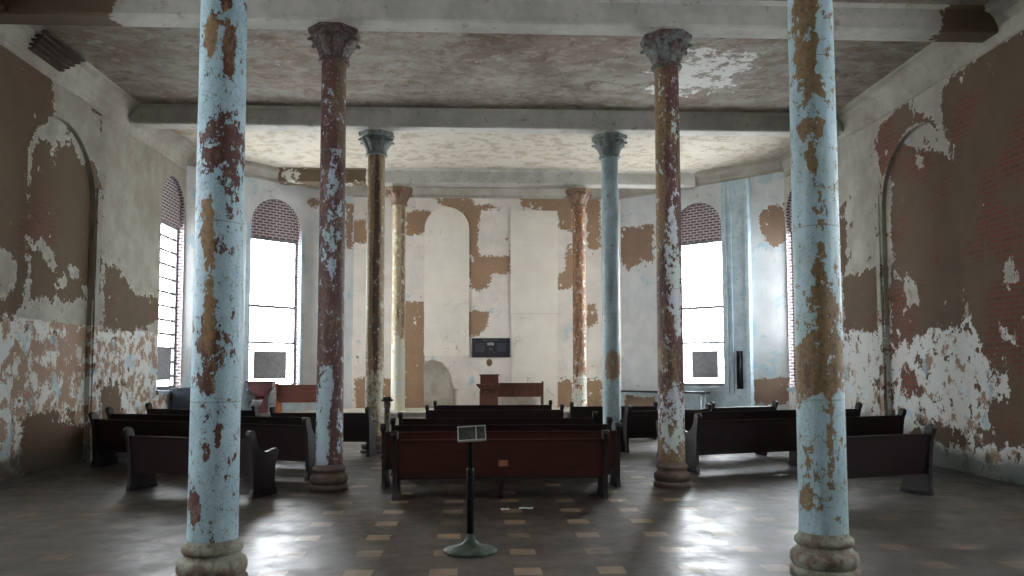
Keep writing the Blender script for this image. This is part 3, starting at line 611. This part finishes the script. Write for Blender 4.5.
for ci, c in enumerate(COLS):
    Y = BY[c['i']]; z00 = 0
    root = tag(empty('iron_column', (c['x'], Y, 0)), c['label'], 'column', 'cast iron columns in two rows')
    # shaft
    nz, na = 150, 48; zb, zt = .33, 6.04; phi = math.atan2(0 - Y, CAMX - c['x']); mb = MB(); rows = []; cov = []; und = []
    y0, y1, zz = c['y']; k = (y0 - y1) / zz
    for a in range(na + 1):
        th = 2 * math.pi * a / na; row = []
        for j in range(nz + 1):
            z = zb + (zt - zb) * j / nz; r = .187 - .014 * ((z - zb) / (zt - zb))
            row.append((r * math.cos(th), r * math.sin(th), z))
            s = math.sin(th - phi); yp = y0 - k * z; v = c['base']; u = c['u']
            for (ps, py, rs, ry, val, uu) in c['p']:
                d2 = ((s - ps) / rs) ** 2 + ((yp - py) / ry) ** 2
                if d2 < 1.6: w = (1 - d2 / 1.6); w = min(1, w * 1.25); v += val * w; u += uu * w
            cov.append(max(-1.0, min(1.3, v))); und.append(u)
        rows.append(row)
    # s grows to image right for a viewer in front: mirror if needed
    mb.quad_grid(rows, True); pm = column_mat('column_paint_%d' % ci, rgb(*c['paint']), rgb(*c['paint2']), rgb(*c['rust']), rgb(*c['ochre']), 1.0 if c['i'] == 0 else .4)
    o = mb.build('shaft', pm, root, normals=False); add_attr(o.data, 'cov', cov); add_attr(o.data, 'under', und)
    # base: plinth drum, large torus, groove, small torus
    mb = MB()
    pr = [(.264, 0), (.264, .055), (.248, .07)]
    for i in range(9): t = -math.pi / 2 + math.pi * i / 8; pr.append((.226 + .034 * math.cos(t), .14 + .062 * math.sin(t)))
    pr += [(.214, .212), (.205, .225), (.205, .24)]
    for i in range(7): t = -math.pi / 2 + math.pi * i / 6; pr.append((.205 + .022 * math.cos(t), .275 + .032 * math.sin(t)))
    pr += [(.196, .315), (.188, .345)]
    mb.lathe(pr, 48); mb.build('column_base', M['col_base'] if c['i'] == 0 else M['col_base2'], root)
    if c['i'] == 0: capm, low = M['capital'], 0
    capm = [M['capital'], M['capital'], M['capital_dark'], M['capital'], M['capital_green'], M['capital_green'], M['capital_far'], M['capital_far']][ci]
    mb = MB(); mb.lathe([(.172, 6.005), (.212, 6.005), (.226, 6.03), (.212, 6.055), (.172, 6.06)], 40, cap=False); mb.build('astragal_ring', capm, root)
    mb = MB(); mb.lathe([(.175, 6.04), (.186, 6.12), (.225, 6.24), (.27, 6.36), (.30, 6.44), (.31, 6.50)], 40); mb.build('capital_bell', capm, root)
    mb = MB(); R = .35 / math.cos(math.pi / 8)
    mb.lathe([(R * .84, 6.46), (R * .97, 6.485), (R * .97, 6.515), (R * 1.0, 6.525), (R * 1.0, 6.572), (R * .9, 6.574)], 8, smooth=False, rot=math.pi / 8); mb.build('abacus', capm, root)
    mb = MB()
    for kx in range(8):
        a = math.pi / 4 * kx + math.pi / 8; big = 1
        # curling leaf: swept strip with thickness
        path = [(.182, 6.07), (.212, 6.17), (.258, 6.27), (.305, 6.35), (.34, 6.41), (.366, 6.40), (.372, 6.365), (.35, 6.35)]
        wd = [.055, .07, .078, .072, .058, .046, .034, .02]
        rows = []
        for (r, z), w in zip(path, wd):
            row = []
            for q in (-1, -.5, 0, .5, 1):
                rr = r + (.012 if q == 0 else (0 if abs(q) < .8 else -.014)); x, y = rr, q * w
                row.append((x * math.cos(a) - y * math.sin(a), x * math.sin(a) + y * math.cos(a), z))
            rows.append(row)
        mb.quad_grid(rows, True)
        mb.quad_grid([[(p[0] * .93, p[1] * .93, p[2] + .004) for p in row] for row in rows][::-1], True)
        a2 = a + math.pi / 8
        for rr in (.01,):
            mb.lathe([(.0, 6.30), (.03, 6.33), (.034, 6.37), (.02, 6.41), (0.001, 6.42)], 8, c=(.255 * math.cos(a2), .255 * math.sin(a2)), cap=False)
            mb.tube((.18 * math.cos(a2), .18 * math.sin(a2), 6.08), (.25 * math.cos(a2), .25 * math.sin(a2), 6.34), .018, 8)
    lv = mb.build('capital_leaves', capm, root)
    for ch in root.children:
        if ch.name.split('.')[0] in ('capital_leaves', 'capital_bell', 'abacus'):
            for v in ch.data.vertices: v.co.z = 6.035 + (v.co.z - 6.035) * .80
    mb = MB(); mb.lathe([(.19, 6.45), (.19, 6.60)], 8, smooth=False, rot=math.pi / 8); ib = mb.build('impost_block', M['beam'], root); add_attr(ib.data, 'bare', [-.8] * len(ib.data.vertices))

# ------------------------------------------------------------------ pews
END = [(.04, 0), (.47, 0), (.475, .05), (.445, .12), (.43, .25), (.44, .38), (.475, .49), (.505, .56), (.50, .605), (.46, .63), (.40, .625), (.33, .605), (.24, .60), (.15, .63), (.085, .70), (.045, .79), (.03, .85)] + \
      [(-.045 + .06 * math.cos(t), .85 + .055 * math.sin(t)) for t in [math.pi * k / 8 for k in range(0, 10)]] + \
      [(-.085, .79), (-.055, .72), (-.035, .6), (-.02, .45), (-.012, .28), (0, .12), (-.02, .05), (-.03, 0)]
PL = 2.6
def make_pew(mat):
    root = empty('church_pew')
    for sx in (-1, 1):
        mb = MB(); x = sx * PL / 2; mb.prism(END, 'x', x - .03, x + .03, bev=.006)
        # raised moulding on the outer face of the foot and a rounded scroll boss
        mb.box(x - .038, x + .038, .0, .475, .0, .05, bev=.006)
        mb.build('pew_end', M['pew_end'], root)
        mb2 = MB(); mb2.tube((x - .042, -.045, .85), (x + .042, -.045, .85), .052, 20); mb2.build('scroll', M['pew_end'], root)
    w = PL / 2 - .02
    mb = MB()
    mb.prism([(.03, .30), (.055, .30), (-.005, .70), (-.012, .76), (-.037, .76), (-.03, .70)], 'x', -w, w)
    mb.build('backrest', mat, root)
    mb = MB(); mb.prism([(-.055, .755), (.0, .755), (.006, .765), (.0, .785), (-.05, .79), (-.062, .78)], 'x', -w, w); mb.build('top_rail', mat, root)
    mb = MB(); mb.prism([(.05, .40), (.45, .425), (.465, .435), (.45, .455), (.05, .43)], 'x', -w, w); mb.build('seat', M['pew'], root)
    mb = MB(); mb.prism([(.04, .26), (.065, .26), (.065, .31), (.04, .31)], 'x', -w, w); mb.box(-w, w, .40, .425, .36, .43); mb.build('apron_rail', M['pew'], root)
    mb = MB(); mb.prism([(.08, 0), (.40, 0), (.38, .04), (.36, .41), (.07, .41), (.06, .04)], 'x', -.025, .025, bev=.004); mb.build('centre_support', M['pew'], root)
    return root
proto = make_pew(M['pew']); used = [False]
def copy_pew():
    if not used[0]: used[0] = True; return proto
    r = proto.copy(); COL.objects.link(r)
    for ch in proto.children:
        c = ch.copy(); COL.objects.link(c); c.parent = r
    return r
def place_pew(A, B, label, group, h=1.0, red=False):
    """A,B: rear feet, left and right as seen from the nave"""
    A, B = Vector((A[0], A[1], 0)), Vector((B[0], B[1], 0)); L = (B - A).length; r = copy_pew()
    r.location = (A + B) / 2; r.rotation_euler = (0, 0, math.atan2(B.y - A.y, B.x - A.x)); r.scale = (1, 1, h)
    if L < 2.3:
        for ch in list(r.children):
            if ch.name.startswith('centre_support') and r is not proto: bpy.data.objects.remove(ch)
    k = (L - .06) / PL
    for ch in r.children:
        nm = ch.name.split('.')[0]
        if nm in ('backrest', 'top_rail', 'seat', 'apron_rail'): ch.scale = (k, 1, 1)
        elif nm in ('pew_end', 'scroll'):
            sx = 1 if sum(v.co.x for v in ch.data.vertices) > 0 else -1
            ch.location = (sx * (L - .06 - PL) / 2, 0, 0)
        if red and nm in ('backrest', 'top_rail'): red_obj(ch)
    tag(r, label, 'pew', group); return r
def red_obj(ch):
    ch.data = ch.data.copy(); ch.data.materials[0] = M['pew_red']
cg, lg, rg = 'pews in the middle block', 'pews in the left block', 'pews in the right block'
bpy.context.view_layer.update()
proto_children = list(proto.children)
c1 = place_pew((-1.42, 9.98), (1.31, 9.98), 'nearest middle pew, reddish brown back panel behind the sign stand', cg, .97)
c2_ = place_pew((-1.67, 10.95), (1.65, 10.95), 'second middle pew from the camera, its ends reaching past the nearest reddish pew', cg, 1.0)
place_pew((-1.68, 12.3), (1.76, 12.3), 'third middle pew counted from the camera, widest of the block', cg, 1.0)
place_pew((-1.72, 13.9), (1.78, 13.9), 'fourth middle pew, its ends showing beyond the two narrow rear pews', cg, 1.0)
place_pew((-1.43, 16.85), (1.52, 16.85), 'fifth middle pew, narrow and second last before the platform', cg, 1.0)
place_pew((-1.38, 19.2), (1.5, 19.2), 'narrow middle pew closest to the platform and pulpit', cg, 1.0)
place_pew((-5.12, 11.0), (-3.2, 10.2), 'short pew nearest the camera in the left block, partly behind the blue column', lg, .96)
place_pew((-6.9, 13.75), (-2.85, 11.85), 'long second pew of the left block, ending beside the second left column', lg, 1.04)
place_pew((-7.2, 15.0), (-2.95, 13.4), 'third pew of the left block, its scroll end near the left wall', lg, 1.07)
place_pew((-7.2, 16.75), (-4.75, 15.95), 'rear left pew in front of the grey cabinet', lg, 1.08)
place_pew((-4.3, 15.35), (-2.38, 15.05), 'short straight pew between the second and third left columns', lg, 1.05)
place_pew((4.02, 9.585), (5.58, 10.02), 'short pew nearest the camera in the right block, beside the blue column', rg, 1.02)
place_pew((3.12, 12.35), (7.2, 13.6), 'long second pew of the right block, pale highlight on its left arm', rg, 1.05)
place_pew((3.15, 14.2), (7.22, 15.2), 'third pew of the right block, left end hidden by the second right column', rg, 1.1)
place_pew((2.62, 15.5), (4.5, 16.2), 'short pew of the right block beside the third right column', rg, 1.04)
place_pew((4.75, 16.9), (6.45, 17.55), 'rearmost pew of the right block below the blue duct box', rg, 1.04)
place_pew((1.85, 18.3), (3.9, 18.35), 'low pew back seen right of the middle block near the platform', rg, 1.0)

for q_ in (c1, c2_):
    for ch in q_.children:
        if ch.name.split('.')[0] in ('backrest', 'top_rail'): red_obj(ch)
mb = MB(); mb.box(-.06, .06, -.012, -.004, .43, .51); lab = mb.build('paper_label', M['tan'], c1); lab['label'] = 'small tan paper label'
lab.location = (.03, .0 , .0); lab.rotation_euler = (math.radians(0), 0, 0)
mb = MB(); mb.box(-.07, .07, -.034, -.028, .62, .65); mb.build('scuff_plate', M['pew'], c1)

# ------------------------------------------------------------------ sign stand
r = tag(empty('sign_stand', (-.425, 7.17, 0)), 'dark iron pedestal stand with a tilted white framed sign in front of the pews', 'sign stand')
mb = MB(); mb.lathe([(.236, 0), (.242, .012), (.23, .022), (.18, .034), (.13, .05), (.08, .07), (.05, .1), (.037, .14), (.034, .16)], 48); mb.build('base_disc', M['iron_base'], r)
mb = MB(); mb.lathe([(.033, .13), (.033, .69), (.036, .70), (.036, .73), (.03, .745)], 20); mb.build('lower_pole', M['iron'], r)
mb = MB(); mb.lathe([(.024, .72), (.024, 1.0), (.03, 1.005), (.03, 1.03)], 20); mb.build('upper_pole', M['iron'], r)
sg = Matrix.Translation((.012, -.01, 1.055)) @ Matrix.Rotation(math.radians(-3), 4, 'Y') @ Matrix.Rotation(math.radians(50), 4, 'X') @ Matrix.Scale(.93, 4)
mb = MB(); mb.box(-.135, .135, -.082, .082, -.008, .008, sg, .003); o = mb.build('sign_plate', M['photo'], r)
mb = MB(); t = .008
for q in ((-.14, .14, .076, .088), (-.14, .14, -.088, -.076), (-.14, -.128, -.088, .088), (.128, .14, -.088, .088), (.036, .048, -.08, .08)): mb.box(q[0], q[1], q[2], q[3], -.01, .014, sg)
mb.build('sign_frame', M['white'], r)
random.seed(3)
for q in ((-.03, -.005, .0, .03), (-.055, -.035, .01, .03), (-.02, .02, -.03, -.015), (.0, .025, -.01, .012), (.062, .07, -.035, .03), (.08, .12, -.04, -.01), (.085, .115, .0, .012)):
    mb = MB(); mb.box(q[0], q[1], q[2], q[3], .008, .0095, sg); mb.build('sign_print', M['text_dim'], r)

# ------------------------------------------------------------------ back wall board
r = tag(empty('notice_board', (.075, YB - .02, 2.0)), 'black rectangular notice board with pale print hung on the back wall above the pulpit', 'notice board')
mb = MB(); mb.box(-.53, .53, -.03, .01, .02, .54); mb.build('board', M['black'], r)
mb = MB()
for q in ((-.545, .545, .53, .555), (-.545, .545, .005, .03), (-.545, -.52, .005, .555), (.52, .545, .005, .555)): mb.box(q[0], q[1], -.04, .01, q[2], q[3])
mb.build('frame', M['board_frame'], r)
mb = MB()
def sq(cx, cz, w, h): mb.box(cx - w / 2, cx + w / 2, -.033, -.03, cz - h / 2, cz + h / 2)
x = -.21
random.seed(11)
for word in (4, 8):
    for k in range(word): hh = .028 if k else .036; sq(x, .495, .022, hh * random.uniform(.8, 1.1)); x += .034
    x += .03; mb.build('heading_print', M['text_dim'], r); mb = MB()
mb = MB()
for cx in (-.085, -.035, .015, .06): sq(cx, .385, .036, .075)
sq(-.01, .42, .19, .012)
mb.build('white_emblem', M['text'], r)
mb = MB()
for k, (cx, w) in enumerate(((-.01, .13), (.0, .11), (-.03, .05), (.05, .05), (-.06, .04), (.08, .04))): 
    mb = MB(); sq(cx, .27 - .025 * min(k, 3) - .01 * k, w, .012); mb.build('small_print', M['text_dim'], r)
mb = MB(); mb.box(.16, .43, -.032, -.03, .17, .41); mb.build('print_panel', M['grey_text'], r)
mb = MB(); mb.box(-.45, -.17, -.032, -.03, .15, .41); mb.build('print_panel', M['grey_text'], r)
r = tag(empty('wall_plate', (.03, YB, 1.86)), 'small round rusty brown disc on the wall just below the notice board', 'wall plate')
mb = MB(); 
mb.lathe([(.0, 0), (.075, .0), (.085, .008), (.07, .02), (.05, .026), (.001, .028)], 20, cap=False)
o = mb.build('plate', M['capital_far'], r); o.rotation_euler = (math.radians(90), 0, 0); o.scale = (1, 1.2, 1)

# ------------------------------------------------------------------ pulpit and benches on the platform
ZD = .58
r = tag(empty('pulpit', (-.02, 21.2, ZD)), 'dark brown two tier wooden pulpit in the middle of the platform', 'pulpit')
mb = MB(); mb.prism([(-.24, 0), (.26, 0), (.24, .1), (.235, .58), (-.225, .58), (-.225, .1)], 'y', -.22, .22, bev=.01); mb.build('body', M['pulpit'], r)
mb = MB(); mb.box(-.24, .255, -.235, -.215, .12, .5, bev=.006); mb.box(-.19, .2, -.245, -.23, .17, .45, bev=.006); mb.build('front_panel', M['pulpit'], r)
mb = MB(); mb.prism([(-.24, .56), (.25, .56), (.3, .63), (.33, .66), (.33, .69), (-.33, .69), (-.33, .66), (-.3, .63)], 'y', -.3, .3, bev=.006); mb.build('ledge', M['pulpit'], r)
mb = MB(); mb.box(-.22, .27, -.16, .2, .69, .93, bev=.01); mb.box(-.25, .3, -.2, .23, .92, .95, bev=.006); mb.build('book_rest', M['pulpit'], r)
r = tag(empty('wooden_bench', (.86, 21.72, ZD)), 'reddish brown bench on the platform right of the pulpit', 'bench')
def mkbench(r, L, mback, mend, h=.74, z0=.36):
    for sx in (-1, 1):
        mb = MB(); x = sx * L / 2
        mb.prism([(0, 0), (.42, 0), (.40, .1), (.40, .45), (.43, .52), (.3, .5), (.14, .5), (.06, .6), (.05, h - .02), (.0, h + .03), (-.06, h + .01), (-.05, h - .1), (-.01, .4)], 'x', x - .025, x + .025, bev=.005)
        o = mb.build('bench_end', mend, r)
    mb = MB(); mb.prism([(0, z0 - .05), (.025, z0 - .05), (-.02, h - .04), (-.045, h - .04)], 'x', -L / 2, L / 2); mb.build('backrest', mback, r)
    mb = MB(); mb.box(-L / 2, L / 2, -.065, -.01, h - .05, h - .02, bev=.006); mb.build('top_rail', mback, r)
    mb = MB(); mb.box(-L / 2, L / 2, .01, .42, .38, .415, bev=.006); mb.build('seat', mback, r)
mkbench(r, 1.28, M['pulpit'], M['pulpit'], .73, .37)
r = tag(empty('wooden_bench', (-4.62, 20.05, ZD)), 'brown bench with bright orange wooden end below the far left window', 'bench')
mkbench(r, 1.5, M['bench_brown'], M['orange_wood'], .72, .30)
# flared lectern at the left
r = tag(empty('lectern', (-5.75, 20.0, ZD)), 'dark wooden lectern with a flared top standing left of the orange ended bench', 'lectern')
mb = MB(); mb.prism([(-.17, 0), (.17, 0), (.16, .03), (.13, .08), (.125, .42), (-.125, .42), (-.13, .08), (-.16, .03)], 'y', -.14, .14, bev=.008); mb.build('pedestal', M['lectern'], r)
mb = MB(); mb.prism([(-.125, .42), (.125, .42), (.16, .50), (.24, .60), (.30, .68), (.31, .76), (-.31, .76), (-.30, .68), (-.24, .60), (-.16, .50)], 'y', -.2, .2, bev=.008); mb.build('flared_top', M['lectern'], r)
mb = MB(); mb.box(-.34, .34, -.24, .24, .76, .80, bev=.008); mb.build('desk_board', M['lectern'], r)
# grey cabinet at the left wall
r = tag(empty('storage_cabinet', (-6.95, 18.35, 0)), 'slate grey upright cabinet below the foreshortened left window', 'cabinet')
mb = MB(); mb.box(-.30, .16, -.25, .3, .05, 1.22, bev=.01); mb.build('body', M['slate'], r)
mb = MB(); mb.box(.165, .30, -.24, .3, .05, 1.22, bev=.008); mb.build('side_panel', M['slate_side'], r)
mb = MB(); mb.box(-.27, .13, -.27, -.25, .1, 1.17, bev=.006); d_ = mb.build('door', M['slate'], r)
mb = MB(); mb.tube((.09, -.29, .6), (.09, -.29, .74), .01); mb.build('handle', M['dark_metal'], d_)
mb = MB(); mb.box(-.32, .32, -.28, .32, 1.22, 1.25, bev=.006); mb.build('cabinet_top', M['slate'], r)
mb = MB(); mb.box(-.28, .28, -.22, .28, 0, .05); mb.build('plinth', M['slate'], r)
# low dark bench along the right canted wall
e = cright; c0 = Vector(e.P(3.5, ZD, -.28)); rz = math.atan2(e.d.y, e.d.x)
r = tag(empty('low_bench', c0, rz), 'long low dark bench along the wall under the far right window', 'bench')
mb = MB(); mb.box(-1.45, 1.45, -.18, .18, .44, .49, bev=.008); mb.build('bench_top', M['dark_metal'], r)
mb = MB(); mb.box(-1.38, 1.38, -.14, .14, .38, .44); mb.build('apron', M['blue_wood'], r)
for sx in (-1.3, 0, 1.3):
    for sy in (-.11, .11):
        mb = MB(); mb.box(sx - .03, sx + .03, sy - .03, sy + .03, 0, .38, bev=.004); mb.build('leg', M['blue_wood'], r)
# slim stand beside the third left column
r = tag(empty('slim_stand', (-2.02, 14.75, 0)), 'slim weathered post stand with a capped top right of the third left column', 'stand')
mb = MB(); mb.lathe([(.13, 0), (.13, .03), (.06, .06), (.05, .1), (.05, .98), (.07, 1.0), (.055, 1.02), (.055, 1.06)], 20); mb.build('post', M['post'], r)
mb = MB(); mb.box(-.10, .10, -.10, .10, 1.06, 1.1, bev=.01); mb.box(-.075, .075, -.075, .075, 1.1, 1.14, bev=.01); mb.build('cap', M['pew_end'], r)
# cloth over rear left pew end
mb = MB(); P = []
for i in range(9):
    t = i / 8; P.append([(-.02 + .05 * math.sin(t * 5) + u * .07, -.10 + .2 * t, .83 + .12 * math.sin(math.pi * t) + .015 * math.sin(u * 3 + t * 6)) for u in (-1, 0, 1, 2)])
mb.quad_grid(P, True); o = mb.build('draped_cloth', M['cloth'], normals=False); o.location = (-4.80, 15.95, .1)
md = o.modifiers.new('s', 'SOLIDIFY'); md.thickness = .006
tag(o, 'small pale cloth draped over the scroll end of the rear left pew', 'cloth')
# paper scraps on the floor
def scrap(x, y, w, d, rz, label):
    mb = MB(); P = [[((i / 4 - .5) * w, (j / 3 - .5) * d, .004 + .01 * abs(math.sin(i * 2 + j))) for j in range(4)] for i in range(5)]; mb.quad_grid(P)
    o = mb.build('plaster_flake', M['white'], normals=False); o.location = (x, y, 0.002); o.rotation_euler = (0, 0, rz); md = o.modifiers.new('s', 'SOLIDIFY'); md.thickness = .004; md.offset = 1
    tag(o, label, 'debris')
scrap(-.03, 9.25, .10, .08, .2, 'smaller of two pale plaster flakes on the floor before the nearest middle pew')
scrap(.22, 9.3, .16, .07, -.2, 'larger pale plaster flake lying right of the sign stand pole')
scrap(1.42, 9.75, .05, .06, .5, 'white plaster flake by the right foot of the nearest middle pew')
scrap(4.35, 12.0, .2, .12, .6, 'white plaster chunk under the long right pew')

# ------------------------------------------------------------------ world and camera
w = bpy.data.worlds.new('overcast_sky'); SC.world = w; w.use_nodes = True; nt = w.node_tree; bg = nt.nodes['Background']
bg.inputs[0].default_value = (.97, .98, 1.0, 1); bg.inputs[1].default_value = 22.0
cam = bpy.data.cameras.new('camera'); co = bpy.data.objects.new('camera', cam); COL.objects.link(co); SC.camera = co
yaw, pit, rol = .04766, .06225, -.00166
fw = Vector((math.sin(yaw) * math.cos(pit), math.cos(yaw) * math.cos(pit), math.sin(pit))); r0 = Vector((math.cos(yaw), -math.sin(yaw), 0)); u0 = r0.cross(fw)
R = r0 * math.cos(rol) + u0 * math.sin(rol); U = -r0 * math.sin(rol) + u0 * math.cos(rol)
mt = Matrix((R, U, -fw)).transposed().to_4x4(); mt.translation = Vector((-.386, 0, 1.628)); co.matrix_world = mt
cam.sensor_width = 36; cam.lens = 780 / 1024 * 36; cam.shift_y = 34 / 1024; cam.clip_end = 200
vs = SC.view_settings; vs.view_transform = 'Standard'; vs.look = 'None'; vs.gamma = 1; vs.use_curve_mapping = False; vs.exposure = 0.8
SC.cycles.max_bounces = 10; SC.cycles.diffuse_bounces = 6; SC.cycles.transparent_max_bounces = 8; SC.cycles.use_denoising = True
SC.cycles.caustics_reflective = False; SC.cycles.caustics_refractive = False
